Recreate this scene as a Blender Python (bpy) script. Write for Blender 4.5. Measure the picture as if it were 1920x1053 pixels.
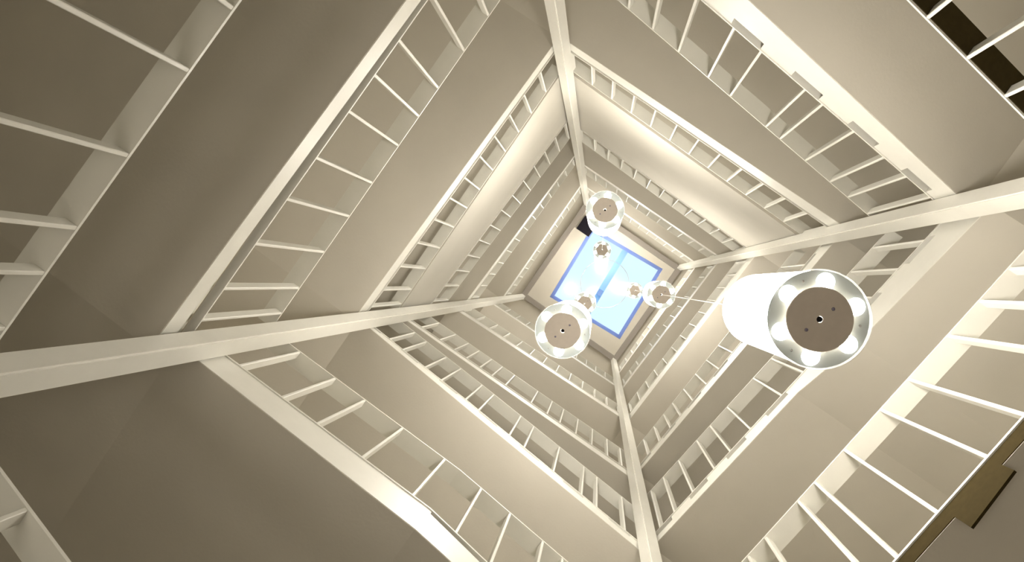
import bpy, bmesh, math, random
from mathutils import Vector, Matrix
random.seed(7)
S = bpy.context.scene
COL = S.collection
for o in list(bpy.data.objects):
    bpy.data.objects.remove(o)

# ------------------------------------------------------------------ camera
cam_d = bpy.data.cameras.new('camera')
cam = bpy.data.objects.new('camera', cam_d)
COL.objects.link(cam)
cam_d.sensor_width = 36.0
cam_d.lens = 1387.0 / 1920 * 36.0
cam_d.clip_start = 0.02
Z = Vector((1124 - 960, 526.5 - 534, -1387.0)).normalized()
X0 = Vector((1, 0, 0)); X0 = (X0 - Z * X0.dot(Z)).normalized()
Y0 = Z.cross(X0)
oa = math.radians(-145.095)
EX = X0 * math.cos(oa) + Y0 * math.sin(oa)
EY = Z.cross(EX)
cam.matrix_world = Matrix((EX, EY, Z)).to_4x4()
S.camera = cam

# ------------------------------------------------------------------ world, exposure
w = bpy.data.worlds.new('daylight'); S.world = w; w.use_nodes = True
bg = w.node_tree.nodes['Background']
bg.inputs[0].default_value = (0.70, 0.90, 1.0, 1)
bg.inputs[1].default_value = 0.88
S.view_settings.view_transform = 'Standard'
S.view_settings.look = 'None'
S.view_settings.gamma = 1
S.view_settings.use_curve_mapping = False
S.view_settings.exposure = 0.45
LAMP = 17.0
# added fill lights, unseen below the camera, to brighten the undersides
for i, (x, y, z, p) in enumerate(((1.1, -1.0, -1.2, 30), (-.3, .5, -1.2, 18))):
    ld = bpy.data.lights.new('fill_light', 'POINT'); ld.energy = p; ld.shadow_soft_size = .3; ld.color = (1, .95, .87)
    lo = bpy.data.objects.new('fill_light', ld); lo.location = (x, y, z); COL.objects.link(lo)

# ------------------------------------------------------------------ materials
def mat(name, col, rough=0.5, spec=0.4, noise=0.0, scale=6.0, bump=0.0, metal=0.0):
    m = bpy.data.materials.new(name); m.use_nodes = True
    nt = m.node_tree; b = nt.nodes['Principled BSDF']
    b.inputs['Base Color'].default_value = (*col, 1)
    b.inputs['Roughness'].default_value = rough
    b.inputs['Specular IOR Level'].default_value = spec
    b.inputs['Metallic'].default_value = metal
    if noise or bump:
        tc = nt.nodes.new('ShaderNodeTexCoord')
        n = nt.nodes.new('ShaderNodeTexNoise'); n.inputs['Scale'].default_value = scale
        n.inputs['Detail'].default_value = 4
        nt.links.new(tc.outputs['Object'], n.inputs['Vector'])
        if noise:
            r = nt.nodes.new('ShaderNodeValToRGB')
            r.color_ramp.elements[0].position = 0.3; r.color_ramp.elements[1].position = 0.7
            r.color_ramp.elements[0].color = (*[c * (1 - noise) for c in col], 1)
            r.color_ramp.elements[1].color = (*[min(1, c * (1 + noise)) for c in col], 1)
            nt.links.new(n.outputs['Fac'], r.inputs['Fac'])
            nt.links.new(r.outputs['Color'], b.inputs['Base Color'])
        if bump:
            n2 = nt.nodes.new('ShaderNodeTexNoise'); n2.inputs['Scale'].default_value = 60
            nt.links.new(tc.outputs['Object'], n2.inputs['Vector'])
            bp = nt.nodes.new('ShaderNodeBump'); bp.inputs['Strength'].default_value = bump
            bp.inputs['Distance'].default_value = 0.004
            nt.links.new(n2.outputs['Fac'], bp.inputs['Height'])
            nt.links.new(bp.outputs['Normal'], b.inputs['Normal'])
    return m
def emis(name, col, st):
    m = mat(name, (0.9, 0.9, 0.88), 0.3)
    b = m.node_tree.nodes['Principled BSDF']
    b.inputs['Emission Color'].default_value = (*col, 1)
    b.inputs['Emission Strength'].default_value = st
    return m
M_PLASTER = mat('cream_plaster', (0.60, 0.56, 0.485), 0.75, 0.2, 0.03, 2.0, 0.15)
M_PAINT = mat('cream_gloss_paint', (0.72, 0.70, 0.635), 0.38, 0.5, 0.02, 9.0, 0.1)
M_WALL = mat('cream_wall_paint', (0.62, 0.58, 0.50), 0.8, 0.2, 0.03, 1.5, 0.15)
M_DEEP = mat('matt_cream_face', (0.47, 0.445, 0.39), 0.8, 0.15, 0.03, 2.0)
M_FLOOR = mat('stone_floor', (0.78, 0.73, 0.64), 0.45, 0.4, 0.12, 3.0)
M_STEP = mat('tread_underside', (0.72, 0.70, 0.60), 0.6, 0.3, 0.03, 5.0)
M_GREY = mat('grey_cornice', (0.30, 0.27, 0.24), 0.6, 0.3)
M_DARK = mat('black_grille', (0.008, 0.006, 0.012), 0.6, 0.2)
M_SHADE = emis('opal_glass', (1.0, 0.945, 0.85), LAMP)
M_BULB = emis('bulb_glow', (1.0, 0.95, 0.86), LAMP * 2.2)
M_SHADOW = mat('dark_brown_shadow', (0.042, 0.031, 0.012), 0.9, 0.05, 0.1, 40)  # shade painted as dark brown, on parts the lamps leave too bright
M_DISC = mat('taupe_metal', (0.53, 0.465, 0.40), 0.5, 0.4, 0.03, 30)
M_PLATE = mat('satin_reflector', (0.62, 0.69, 0.70), 0.35, 0.6)
M_STEEL = mat('steel', (0.6, 0.6, 0.6), 0.3, 0.5, metal=1.0)
M_CORD = mat('white_cord', (0.8, 0.8, 0.78), 0.6, 0.3)
M_HOLE = mat('dark_hole', (0.01, 0.01, 0.01), 0.8, 0.1)

def glass(name, col, mix):
    m = bpy.data.materials.new(name); m.use_nodes = True
    nt = m.node_tree; nt.nodes.clear()
    out = nt.nodes.new('ShaderNodeOutputMaterial')
    t = nt.nodes.new('ShaderNodeBsdfTransparent'); t.inputs[0].default_value = (*col, 1)
    g = nt.nodes.new('ShaderNodeBsdfGlossy'); g.inputs['Roughness'].default_value = 0.08
    mx = nt.nodes.new('ShaderNodeMixShader'); mx.inputs[0].default_value = mix
    nt.links.new(t.outputs[0], mx.inputs[1]); nt.links.new(g.outputs[0], mx.inputs[2])
    nt.links.new(mx.outputs[0], out.inputs[0])
    return m
M_GLASS = glass('skylight_glass', (0.97, 0.99, 1.0), 0.04)
M_RIM = glass('clear_glass', (0.93, 0.94, 0.94), 0.05)
def translucent(name, col, tcol):
    m = bpy.data.materials.new(name); m.use_nodes = True
    nt = m.node_tree; nt.nodes.clear()
    out = nt.nodes.new('ShaderNodeOutputMaterial')
    t = nt.nodes.new('ShaderNodeBsdfTranslucent'); t.inputs[0].default_value = (*tcol, 1)
    g = nt.nodes.new('ShaderNodeBsdfDiffuse'); g.inputs[0].default_value = (*col, 1)
    mx = nt.nodes.new('ShaderNodeMixShader'); mx.inputs[0].default_value = 0.25
    nt.links.new(t.outputs[0], mx.inputs[1]); nt.links.new(g.outputs[0], mx.inputs[2])
    nt.links.new(mx.outputs[0], out.inputs[0])
    return m
M_BAR = translucent('sky_glare_bar', (0.5, 0.7, 0.9), (0.46, 0.68, 0.95))  # glare of the sky put into the bar's blue colour
M_FRAME = translucent('sky_lit_frame', (0.5, 0.6, 0.85), (0.42, 0.54, 0.90))  # white frame with the blue sky light put into its colour

# ------------------------------------------------------------------ helpers
def link_mesh(name, bm, m, parent=None, smooth=False):
    bmesh.ops.recalc_face_normals(bm, faces=bm.faces)
    me = bpy.data.meshes.new(name); bm.to_mesh(me); bm.free()
    me.materials.append(m)
    if smooth:
        for p in me.polygons: p.use_smooth = True
    o = bpy.data.objects.new(name, me); COL.objects.link(o)
    if parent: o.parent = parent
    return o
def hexa(bm, c):
    """c: 8 corners, bottom four then top four"""
    v = [bm.verts.new(p) for p in c]
    for f in ((3, 2, 1, 0), (4, 5, 6, 7), (0, 1, 5, 4), (1, 2, 6, 5), (2, 3, 7, 6), (3, 0, 4, 7)):
        bm.faces.new([v[i] for i in f])
def box(bm, lo, hi):
    x0, y0, z0 = lo; x1, y1, z1 = hi
    hexa(bm, [(x0, y0, z0), (x1, y0, z0), (x1, y1, z0), (x0, y1, z0),
              (x0, y0, z1), (x1, y0, z1), (x1, y1, z1), (x0, y1, z1)])
def empty(name, loc=(0, 0, 0)):
    o = bpy.data.objects.new(name, None); o.empty_display_size = 0.1
    o.location = loc; COL.objects.link(o); return o
def tag(o, label, cat, group=None):
    o['label'] = label; o['category'] = cat
    if group: o['group'] = group
    return o
def lathe(bm, prof, n=48, cx=0, cy=0):
    """prof: closed list of (r, z); r may be 0 at ends of an open profile"""
    rings = []
    for r, z in prof:
        if r < 1e-6: rings.append([bm.verts.new((cx, cy, z))])
        else: rings.append([bm.verts.new((cx + r * math.cos(2 * math.pi * k / n), cy + r * math.sin(2 * math.pi * k / n), z)) for k in range(n)])
    for a, b in zip(rings[:-1], rings[1:]):
        for k in range(n):
            k2 = (k + 1) % n
            if len(a) == 1 and len(b) == 1: continue
            if len(a) == 1: bm.faces.new((a[0], b[k], b[k2]))
            elif len(b) == 1: bm.faces.new((a[k], b[0], a[k2]))
            else: bm.faces.new((a[k], b[k], b[k2], a[k2]))

# ------------------------------------------------------------------ the well
PW, PE, PS, PN = -1.46, 1.50, -1.40, 1.54
WID = 1.75                                   # width of the flights
ZC = 18.6                                    # ceiling
ZF = -1.5                                    # ground floor
SIDES = {  # start corner, end corner, outward
    'S': (Vector((PW, PS, 0)), Vector((PE, PS, 0)), Vector((0, -1, 0))),
    'E': (Vector((PE, PS, 0)), Vector((PE, PN, 0)), Vector((1, 0, 0))),
    'N': (Vector((PE, PN, 0)), Vector((PW, PN, 0)), Vector((0, 1, 0))),
    'W': (Vector((PW, PN, 0)), Vector((PW, PS, 0)), Vector((-1, 0, 0))),
}
def P(side, t, d, z):
    a, b, o = SIDES[side]
    p = a.lerp(b, t) + o * d
    return Vector((p.x, p.y, z))
def interp(prof, t, k):
    for (p, q) in zip(prof[:-1], prof[1:]):
        if t <= q[0] + 1e-9:
            f = (t - p[0]) / (q[0] - p[0]); return p[k] + (q[k] - p[k]) * f
    return prof[-1][k]
def tcoord(side, v):
    """world coordinate along the side -> t"""
    a, b, o = SIDES[side]
    i = 1 if side in 'EW' else 0
    return (v - a[i]) / (b[i] - a[i])

# each: (t, underside, walking line, top of handrail)
RINGS = [
 {'S': [(0, -.2, .15, 1.15), (1, .8, 1.1, 2.05)], 'E': [(0, 1.05, 1.3, 2.2), (1, 1.2, 1.45, 2.42)],
  'N': [(0, .75, 1.2, 2.15), (1, 2.0, 2.4, 3.42)], 'W': [(0, 2.50, 2.6, 3.47), (1, 2.95, 3.05, 4.22)]},
 {'S': [(0, 3.0, 3.17, 4.08), (.51, 3.33, 3.64, 4.42), (1, 3.38, 3.64, 4.42)], 'E': [(0, 3.15, 3.44, 4.37), (1, 3.49, 3.64, 4.52)],
  'N': [(0, 3.10, 3.58, 4.45), (1, 4.43, 4.70, 5.75)], 'W': [(0, 4.22, 4.70, 5.55), (.32, 4.66, 5.08, 6.0), (.47, 5.04, 5.264, 6.21), (1, 5.70, 5.90, 6.95)]},
 {'S': [(0, 5.38, 5.55, 6.45), (.6, 5.80, 6.0, 6.88), (1, 6.1, 6.22, 7.1)], 'E': [(0, 5.95, 6.2, 7.2), (1, 6.35, 6.55, 7.2)],
  'N': [(0, 6.28, 6.52, 7.1), (1, 6.38, 6.72, 7.6)], 'W': [(0, 6.75, 7.1, 8.05), (1, 7.9, 8.1, 8.9)]},
 {'S': [(0, 7.5, 7.75, 8.6), (1, 7.3, 7.45, 8.3)], 'E': [(0, 7.27, 8.6, 9.5), (1, 7.30, 9.3, 10.3)],
  'N': [(0, 7.25, 9.75, 10.6), (1, 7.76, 10.35, 11.3)], 'W': [(0, 10.1, 10.5, 11.3), (1, 10.8, 11.2, 12.0)]},
 {'S': [(0, 10.9, 11.2, 12.0), (1, 10.0, 10.3, 11.2)], 'E': [(0, 11.0, 11.3, 12.0), (1, 11.8, 12.0, 12.6)],
  'N': [(0, 12.7, 12.95, 13.8), (1, 12.75, 13.0, 13.85)], 'W': [(0, 13.2, 13.5, 14.3), (1, 14.0, 14.3, 15.1)]},
 {'S': [(0, 14.2, 14.5, 15.4), (1, 13.4, 13.6, 14.5)], 'E': [(0, 15.3, 15.7, 16.5), (1, 15.4, 15.7, 16.5)],
  'N': [(0, 15.6, 15.9, 16.7), (1, 15.9, 16.2, 17.0)], 'W': [(0, 16.2, 16.5, 17.3), (1, 16.4, 16.7, 17.5)]},
]
BAL = {  # measured places of the uprights along the side (world coordinate)
 'E0': [1.2, .95, .7, .45, .20, .06, -.19, -.53, -.82, -1.0, -1.22],
 'E1': [1.38, 1.18, .97, .71, .43, .22, .0, -.28, -.53, -.80, -1.07, -1.26],
 'S1': [1.28, 1.0, .77, .48, .16, -.12, -.34, -.58, -.72, -.92, -1.1, -1.28],
 'N1': [1.3, 1.07, .85, .66, .45, .20, .01, -.31, -.44, -.68, -.92, -1.10, -1.3],
 'W0': [1.33, 1.11, .93, .73, .47, .28, .02, -.2, -.33, -.59, -.73, -.95, -1.15, -1.3],
 'W1': [1.35, 1.14, .92, .71, .50, .30, .09, -.23, -.45, -.63, -.88, -1.10, -1.28],
 'S2': [1.2, 1.05, .8, .62, .36, .22, -.10, -.25, -.54, -.81, -.95, -1.21],
 'S3': [1.25, 1.02, .84, .69, .52, .37, .2, -.12, -.32, -.48, -.68, -.88, -1.08, -1.26],
 'W2': [1.25, 1.04, .83, .62, .41, .20, -.01, -.21, -.43, -.64, -.81, -1.0, -1.2],
 'E2': [1.25, 1.0, .78, .55, .33, .1, -.12, -.35, -.6, -.85, -1.1, -1.28],
}
RISING = {('S', 0), ('N', 0), ('W', 0), ('S', 1), ('N', 1), ('W', 1), ('S', 2), ('W', 2), ('E', 3), ('W', 3), ('S', 4), ('E', 4), ('W', 4), ('S', 5)}
SIDE_TXT = {'S': 'lower left', 'E': 'upper left', 'N': 'upper right', 'W': 'lower right'}
ORD = ['lowest', 'second lowest', 'third', 'fourth', 'fifth', 'topmost']

def ribbon(side, prof, ts, d0, d1, zlo, zhi, bm):
    """solid band following the side; zlo/zhi are functions of t"""
    rows = []
    for t in ts:
        rows.append([bm.verts.new(P(side, t, d0, zlo(t))), bm.verts.new(P(side, t, d1, zlo(t))),
                     bm.verts.new(P(side, t, d1, zhi(t))), bm.verts.new(P(side, t, d0, zhi(t)))])
    for a, b in zip(rows[:-1], rows[1:]):
        for k in range(4):
            bm.faces.new((a[k], a[(k + 1) % 4], b[(k + 1) % 4], b[k]))
    bm.faces.new(rows[0]); bm.faces.new(rows[-1][::-1])

unit = None
def unit_baluster():
    bm = bmesh.new()
    # flat bar, 14 mm thick, 45 mm deep, 1 m high, arrises eased
    x, y, e = 0.008, 0.024, 0.0025
    prof = [(-x + e, -y), (x - e, -y), (x, -y + e), (x, y - e), (x - e, y), (-x + e, y), (-x, y - e), (-x, -y + e)]
    lo = [bm.verts.new((a, b, 0)) for a, b in prof]; hi = [bm.verts.new((a, b, 1)) for a, b in prof]
    for k in range(8): bm.faces.new((lo[k], lo[(k + 1) % 8], hi[(k + 1) % 8], hi[k]))
    bm.faces.new(lo[::-1]); bm.faces.new(hi)
    bmesh.ops.recalc_face_normals(bm, faces=bm.faces)
    me = bpy.data.meshes.new('baluster'); bm.to_mesh(me); bm.free(); me.materials.append(M_PAINT)
    return me
BAL_ME = unit_baluster()

for r, ring in enumerate(RINGS):
    for s in 'SENW':
        prof = ring[s]
        zb = lambda t: interp(prof, t, 1)
        zs = lambda t: interp(prof, t, 2)
        zh = lambda t: interp(prof, t, 3)
        ts = sorted(set([p[0] for p in prof]))
        rising = (s, r) in RISING
        L = (SIDES[s][1] - SIDES[s][0]).length
        nm = 'stair_flight' if rising else 'landing'
        th = empty(nm, P(s, .5, WID / 2, zb(.5)))
        inv = -th.location
        def local(o, base=th):
            o.location = o.location - base.location; return o
        kind = 'sloping cream stair flight' if rising else 'level cream landing slab'
        tag(th, '%s on the %s side of the well, %s there' % (kind, SIDE_TXT[s], ORD[r]),
            'stairs' if rising else 'landing')
        # soffit slab
        bm = bmesh.new(); ribbon(s, prof, ts, .003, WID, lambda t: zb(t) - .003, lambda t: zb(t) + min(.10, (zs(t) - zb(t)) * .6), bm)
        local(link_mesh('soffit_slab', bm, M_PLASTER, th))
        n = 7
        # stringer: fascia towards the well, notched under every tread on the flights
        bm = bmesh.new()
        notch = {('N', 1): (.02, .50, .085), ('N', 0): (.02, .50, .085), ('W', 1): (.38, .86, .075),
                 ('S', 2): (.5, .95, .03), ('W', 2): (.4, .9, .06)}.get((s, r))
        lin = {('E', 1): (.13, .0), ('S', 1): None, ('W', 0): (.0, .0)}.get((s, r), (.03, .03))
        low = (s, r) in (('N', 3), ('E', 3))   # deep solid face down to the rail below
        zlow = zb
        rows = []
        if notch:
            for k in range(n):
                t0, dt = k / n, 1 / n
                a_, b_ = t0 + dt * notch[0], t0 + dt * notch[1]
                for lo_, hi_, cut in ((t0, a_, 0), (a_, b_, notch[2]), (b_, t0 + dt, 0)):
                    if hi_ - lo_ > 1e-4: rows.append((lo_, hi_, cut, cut))
        elif (s, r) == ('S', 1): rows = [(0, .25, .05, .055), (.25, .505, .055, .03), (.505, 1, 0, 0)]
        else: rows = [(0, 1, lin[0], lin[1])]
        for lo_, hi_, c0, c1 in rows:
            tt = [lo_] + [x for x in ts if lo_ < x < hi_] + [hi_]
            ribbon(s, prof, tt, 0.0, .028, zlow, lambda t: max(zs(t) - .02 - (c0 + (c1 - c0) * (t - lo_) / (hi_ - lo_)), zb(t) + .02), bm)
        local(link_mesh('stringer', bm, M_SHADOW if (s, r) == ('W', 0) else (M_DEEP if low else M_PAINT), th))  # lowest lower-right stringer gets its shade as dark brown colour
        if (s, r) == ('W', 0):
            for k in range(5):   # added brown blocks, painting the stepped shade below the string
                a_ = .09 + .17 * k; b_ = a_ + .08
                bm = bmesh.new()
                ribbon(s, prof, [a_, b_], -.002, .008, lambda t: zs((a_ + b_) / 2) - .20, lambda t: zb(t), bm)
                local(link_mesh('shadow_block', bm, M_SHADOW, th))
        if rising:
            for k in range(n):
                t0, t1 = k / n, (k + 1) / n; tm = (t0 + t1) / 2
                z = zs(tm)
                bm = bmesh.new()
                ribbon(s, prof, [max(0, t0 - .006), t1], .05, WID, lambda t: z - .02, lambda t: z + .014, bm)
                local(link_mesh('tread', bm, M_STEP, th))
                if k < n - 1:
                    z2 = zs((t1 + (k + 2) / n) / 2)
                    bm = bmesh.new(); lo_, hi_ = min(z, z2), max(z, z2)
                    if hi_ - lo_ > .045:
                        ribbon(s, prof, [t1 - .004, t1], .055, WID, lambda t: lo_ + .014, lambda t: hi_ - .02, bm)
                        local(link_mesh('riser', bm, M_STEP, th))
                    else: bm.free()
        else:
            bm = bmesh.new(); ribbon(s, prof, ts, .06, WID, lambda t: zs(t) - .02, lambda t: zs(t) + .014, bm)
            local(link_mesh('floor_plate', bm, M_STEP, th))
        # railing
        rl = empty('stair_railing', P(s, .5, .03, zs(.5)))
        tag(rl, 'white balustrade on the %s side of the well, %s there' % (SIDE_TXT[s], ORD[r]), 'railing')
        e = .012
        tsr = [e] + [p[0] for p in prof[1:-1]] + [1 - e]
        bm = bmesh.new(); ribbon(s, prof, tsr, -.004, .105, lambda t: zh(t) - .012, zh, bm)
        bmesh.ops.bevel(bm, geom=[x for x in bm.edges if len(x.link_faces) == 2 and x.calc_face_angle(0) > 1], offset=.003, segments=1, affect='EDGES')
        local(link_mesh('handrail', bm, M_PAINT, rl), rl)
        if (s, r) == ('N', 0):  # unlit rail underside, its shade painted by an added dark strip
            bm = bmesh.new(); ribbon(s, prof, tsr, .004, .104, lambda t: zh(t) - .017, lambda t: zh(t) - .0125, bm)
            u = local(link_mesh('rail_shadow', bm, M_SHADOW, rl), rl); u['label'] = 'dark brown strip painting the shade under the handrail'
        bm = bmesh.new(); ribbon(s, prof, tsr, -.006, .04, lambda t: zs(t) - .0185, lambda t: zs(t) - .006, bm)
        local(link_mesh('bottom_rail', bm, M_PAINT, rl), rl)
        key = s + str(r)
        if key in BAL: tl = [tcoord(s, v) for v in BAL[key]]
        else:
            nb = 13; tl = [(k + .5) / nb for k in range(nb)]
        for t in tl:
            if not .03 < t < .97: continue
            b = bpy.data.objects.new('baluster', BAL_ME); COL.objects.link(b); b.parent = rl
            z0 = zs(t) - .007; z1 = zh(t) - .011
            p = P(s, t, .022, z0)
            b.location = p - rl.location
            b.rotation_euler = (0, 0, 0 if s in 'SN' else math.pi / 2)
            b.scale = (1, 1, z1 - z0)
    # corner landings
    for (s, s2, txt) in (('S', 'E', 'left'), ('E', 'N', 'top'), ('N', 'W', 'right'), ('W', None, 'bottom')):
        pa = ring[s]
        pb = ring[s2] if s2 else (RINGS[r + 1]['S'] if r < 5 else ring['W'][::-1])
        A = SIDES[s]; ob = SIDES[s2 or 'S'][2]
        c = A[1]
        za, zb_ = pa[-1][1], pb[0][1]
        if not s2 and r == 5: zb_ = za
        zt = max(pa[-1][2], pb[0][2] if s2 or r < 5 else 0)
        zm = (za + zb_) / 2
        p1, p2, p3 = c + A[2] * WID, c + A[2] * WID + ob * WID, c + ob * WID
        th = empty('corner_landing', (c.x, c.y, zm))
        tag(th, 'plain cream quarter landing behind the %s corner post, %s there' % (txt, ORD[r]), 'landing')
        bm = bmesh.new()
        for tri in (((c, za), (p1, za), (p2, zm)), ((c, zb_), (p2, zm), (p3, zb_))):
            lo_ = [bm.verts.new((p.x, p.y, z - .003)) for p, z in tri]
            hi_ = [bm.verts.new((p.x, p.y, z + .10)) for p, z in tri]
            bm.faces.new(lo_); bm.faces.new(hi_[::-1])
            for k in range(3): bm.faces.new((lo_[k], lo_[(k + 1) % 3], hi_[(k + 1) % 3], hi_[k]))
        o = link_mesh('soffit_slab', bm, M_PLASTER, th); o.location = -th.location

# ------------------------------------------------------------------ posts
POSTS = {'left': ((1.35, -1.28), (1, -1)), 'top': ((1.36, 1.42), (1, 1)), 'right': ((-1.31, 1.42), (-1, 1)), 'bottom': ((-1.30, -1.28), (-1, -1))}
for k, ((x, y), (sx, sy)) in POSTS.items():
    t = empty('corner_post', (x + sx * .055, y + sy * .055, ZF))
    tag(t, 'tall square cream post at the %s corner of the stairwell' % k, 'post')
    bm = bmesh.new(); h = .054
    box(bm, (-h, -h, 0.012), (h, h, ZC - ZF - .012))
    bmesh.ops.bevel(bm, geom=[e for e in bm.edges if abs(e.verts[0].co.z - e.verts[1].co.z) > 1], offset=.007, segments=2, affect='EDGES')
    link_mesh('shaft', bm, M_PAINT, t)
    for nm, z0 in (('base_plate', 0.0), ('head_plate', ZC - ZF - .012)):
        bm = bmesh.new(); box(bm, (-h - .02, -h - .02, z0), (h + .02, h + .02, z0 + .012)); link_mesh(nm, bm, M_PAINT, t)
    # small brackets tying the post to each level
    for r, ring in enumerate(RINGS):
        if r == 0 or r > 3: continue
        s = {'left': 'S', 'top': 'E', 'right': 'N', 'bottom': 'W'}[k]
        z = ring[s][-1][2]
        bm = bmesh.new()
        hx, hy = sx * (h - .004), sy * (h - .004)
        box(bm, (min(hx, hx + sx * .006), min(hy, hy + sy * .006), z - ZF - .05), (max(hx, hx + sx * .006), max(hy, hy + sy * .006), z - ZF - .035))
        link_mesh('bracket', bm, M_PAINT, t)

# ------------------------------------------------------------------ shell
def struct(name, bm, m):
    o = link_mesh(name, bm, m); o['kind'] = 'structure'; return o
X1, X2, Y1, Y2 = PW - WID - .012, PE + WID + .012, PS - WID - .012, PN + WID + .012
bm = bmesh.new(); box(bm, (X1 - .2, Y1 - .2, ZF - .2), (X2 + .2, Y2 + .2, ZF)); struct('floor', bm, M_FLOOR)
for nm, lo, hi in (('wall_left', (X2, Y1, ZF), (X2 + .2, Y2, ZC)), ('wall_right', (X1 - .2, Y1, ZF), (X1, Y2, ZC)),
                   ('wall_back', (X1 - .2, Y2, ZF), (X2 + .2, Y2 + .2, ZC)), ('wall_front', (X1 - .2, Y1 - .2, ZF), (X2 + .2, Y1, ZC))):
    bm = bmesh.new(); box(bm, lo, hi); struct(nm, bm, M_WALL)
# ceiling with a turned square opening
CX, CY, ROT, HX, HY = -.10, .13, math.radians(-3.8), 1.02, 1.02
def rq(u, v, z):
    c, s_ = math.cos(ROT), math.sin(ROT)
    return Vector((CX + u * c - v * s_, CY + u * s_ + v * c, z))
bm = bmesh.new()
outer = [(X1 - .2, Y1 - .2), (X2 + .2, Y1 - .2), (X2 + .2, Y2 + .2), (X1 - .2, Y2 + .2)]
inner = [(-HX, -HY), (HX, -HY), (HX, HY), (-HX, HY)]
lv = []
for z in (ZC, ZC + .25):
    lv.append(([bm.verts.new((x, y, z)) for x, y in outer], [bm.verts.new(rq(u, v, z)) for u, v in inner]))
for k in range(4):
    k2 = (k + 1) % 4
    (o0, i0), (o1, i1) = lv
    bm.faces.new((o0[k], o0[k2], i0[k2], i0[k])); bm.faces.new((o1[k], i1[k], i1[k2], o1[k2]))
    bm.faces.new((i0[k], i0[k2], i1[k2], i1[k])); bm.faces.new((o0[k], o1[k], o1[k2], o0[k2]))
struct('ceiling', bm, M_PLASTER)
# grey cornice strips round the well head
bm = bmesh.new()
for lo, hi in (((1.34, -1.36, ZC - .10), (1.47, 1.50, ZC)), ((-1.43, -1.36, ZC - .10), (-1.30, 1.50, ZC)),
               ((-1.30, 1.37, ZC - .10), (1.34, 1.50, ZC)), ((-1.30, -1.36, ZC - .10), (1.34, -1.23, ZC))):
    box(bm, lo, hi)
struct('trim_1', bm, M_GREY)
# skylight
def qbox(bm, u0, v0, u1, v1, z0, z1):
    q = [(u0, v0), (u1, v0), (u1, v1), (u0, v1)]
    hexa(bm, [rq(u, v, z0) for u, v in q] + [rq(u, v, z1) for u, v in q])
bm = bmesh.new(); f = .085
for a in ((-HX, -HY, HX, -HY + f), (-HX, HY - f, HX, HY), (-HX, -HY + f, -HX + f, HY - f), (HX - f, -HY + f, HX, HY - f)):
    qbox(bm, *a, ZC + .02, ZC + .10)
win = struct('window_1', bm, M_FRAME)
bm = bmesh.new(); qbox(bm, -.075, -HY + f, .075, HY - f, ZC + .02, ZC + .10); link_mesh('glazing_bar', bm, M_BAR, win)
for u0, u1 in ((-HX + f, -.075), (.075, HX - f)):
    bm = bmesh.new(); qbox(bm, u0, -HY + f, u1, HY - f, ZC + .055, ZC + .063); link_mesh('pane', bm, M_GLASS, win)
bm = bmesh.new(); qbox(bm, -.06, -.36, .06, -.20, ZC - .03, ZC + .02); link_mesh('latch', bm, mat('blue_latch', (.12, .22, .5), .5), win)
# black ventilation opening beside the well head
t = empty('air_vent', (1.08, 1.10, ZC - .02)); tag(t, 'small black vent in the ceiling beside the top corner of the skylight', 'vent')
bm = bmesh.new(); box(bm, (-.17, -.27, -.03), (.20, .12, .02)); 
link_mesh('vent_box', bm, M_DARK, t)
for k in range(5):
    bm = bmesh.new(); box(bm, (-.15, -.24 + k * .07, -.040), (.18, -.215 + k * .07, -.031)); link_mesh('slat', bm, M_DARK, t)

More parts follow.
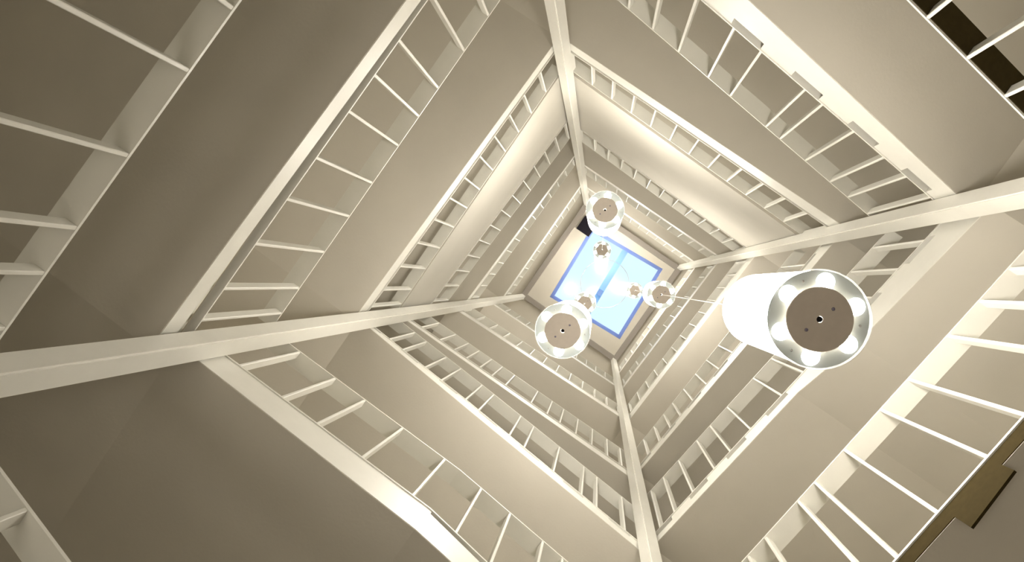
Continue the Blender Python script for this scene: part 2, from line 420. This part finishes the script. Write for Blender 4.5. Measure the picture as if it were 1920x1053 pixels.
# ------------------------------------------------------------------ pendants
K = 1.2
STR = {'A': (-.575 * K, .28 * K), 'B': (.02 * K, -.305 * K), 'C': (.29 * K, .49 * K)}
BOT = [('A', 2.237 * K), ('B', 3.87 * K), ('C', 5.65 * K), ('A', 7.75 * K), ('B', 9.7 * K), ('C', 12.1 * K), ('A', 13.5 * K), ('C', 17.35)]
LEN, RAD = .84, .142
def make_lamp():
    root = empty('pendant_lamp')
    bm = bmesh.new()
    lathe(bm, [(.120, .012), (RAD, .012), (RAD, LEN - .03), (RAD - .012, LEN - .008), (RAD - .03, LEN), (.02, LEN), (.02, LEN - .006), (RAD - .034, LEN - .006), (RAD - .008, LEN - .04), (RAD - .008, .018), (.12, .018), (.12, .012)], 56)
    link_mesh('shade', bm, M_SHADE, root, True)
    bm = bmesh.new()
    lathe(bm, [(RAD + .001, .022), (RAD + .005, .022), (RAD + .005, -.010), (RAD + .003, -.012), (RAD + .001, -.010), (RAD + .001, .022)], 56)
    link_mesh('glass_rim', bm, M_RIM, root, True)
    bm = bmesh.new()   # reflector ring
    lathe(bm, [(.05, .006), (RAD + .0005, .006), (RAD + .0005, .011), (.05, .011), (.05, .006)], 56)
    link_mesh('reflector', bm, M_PLATE, root)
    bm = bmesh.new()   # centre disc
    lathe(bm, [(0.0095, -.012), (.093, -.012), (.0945, -.0105), (.0945, -.005), (.0095, -.005), (.0095, -.012)], 48)
    d = link_mesh('centre_disc', bm, M_DISC, root)
    bm = bmesh.new(); lathe(bm, [(0, -.006), (.0093, -.006), (.0093, -.004), (0, -.004)], 20); link_mesh('socket_hole', bm, M_HOLE, d)
    screw_m = mat('screw_steel', (.2, .18, .24), .4, metal=.5)
    for a in (1.856, 1.856 + math.pi):
        bm = bmesh.new(); lathe(bm, [(0, -.0145), (.0045, -.0140), (.0055, -.0115), (0, -.0115)], 14, .048 * math.cos(a), .048 * math.sin(a))
        link_mesh('screw', bm, screw_m, d)
    for k in range(6):
        a = k * math.pi / 3 + .105
        bm = bmesh.new()
        lathe(bm, [(0, .0035), (.012, .0038), (.022, .0045), (.0262, .006), (.0262, .0065), (0, .0065)], 28, .111 * math.cos(a), .111 * math.sin(a))
        link_mesh('bulb', bm, M_BULB, root)
    for k in range(3):
        a = k * 2.094 + .6
        bm = bmesh.new(); lathe(bm, [(0, .001), (.003, .002), (.004, .006), (0, .0065)], 12, .118 * math.cos(a), .118 * math.sin(a))
        link_mesh('rivet', bm, M_STEEL, root)
    bm = bmesh.new(); lathe(bm, [(0, LEN - .001), (.022, LEN - .001), (.022, LEN + .03), (.006, LEN + .045), (0, LEN + .045)], 24)
    link_mesh('cord_grip', bm, M_STEEL, root, True)
    for o in [root] + list(root.children_recursive):
        if o.data: o.data.transform(Matrix.Scale(K, 4))
    return root
proto = make_lamp()
def copy_tree(o, parent=None):
    c = o.copy(); COL.objects.link(c)
    if parent: c.parent = parent
    for ch in o.children: copy_tree(ch, c)
    return c
names = ['nearest and lowest, at the right of the well', 'second lowest, left of the skylight foot', 'third lowest, just above the skylight',
         'fourth lowest, at the right tip of the skylight', 'fifth lowest, peeping out behind the second', 'sixth, small, below the third in front of the skylight',
         'seventh, small, beside the fourth', 'highest and tiniest, in front of the skylight']
lamps = []
for i, (s, z) in enumerate(BOT):
    o = proto if i == 0 else None
    lamps.append((i, s, z))
copies = [proto] + [copy_tree(proto) for _ in range(len(BOT) - 1)]
for (i, s, z), o in zip(lamps, copies):
    o.location = (*STR[s], z)
    tag(o, 'white cylindrical pendant lamp, ' + names[i], 'lamp', 'pendant lamps hanging down the well')
for (i, s, z), o in zip(lamps, copies):
    nxt = [q for (_, s2, q) in lamps if s2 == s and q > z]
    top = (min(nxt) - .0063 * K) if nxt else ZC + .056
    g = z + (LEN + .044) * K
    bm = bmesh.new(); lathe(bm, [(0, g - z), (.0035, g - z), (.0035, top - z), (0, top - z)], 8)
    link_mesh('cord', bm, M_CORD, o)
# the hanging ring under the skylight
t = empty('lamp_ring', (-.09, .10, ZC - .04)); tag(t, 'thin round suspension ring below the skylight carrying the lamp cords', 'lamp ring')
bm = bmesh.new()
R0, r0, n1, n2 = .60, .006, 64, 8
vs = [[bm.verts.new(((R0 + r0 * math.cos(b)) * math.cos(a), (R0 + r0 * math.cos(b)) * math.sin(a), r0 * math.sin(b))) for b in [2 * math.pi * j / n2 for j in range(n2)]] for a in [2 * math.pi * i / n1 for i in range(n1)]]
for i in range(n1):
    for j in range(n2):
        bm.faces.new((vs[i][j], vs[(i + 1) % n1][j], vs[(i + 1) % n1][(j + 1) % n2], vs[i][(j + 1) % n2]))
link_mesh('hoop', bm, M_STEEL, t, True)
for k in range(3):
    a = k * 2 * math.pi / 3 + .8
    bm = bmesh.new(); x, y = R0 * math.cos(a), R0 * math.sin(a); box(bm, (x - .004, y - .004, 0), (x + .004, y + .004, .095)); link_mesh('hanger', bm, M_STEEL, t)
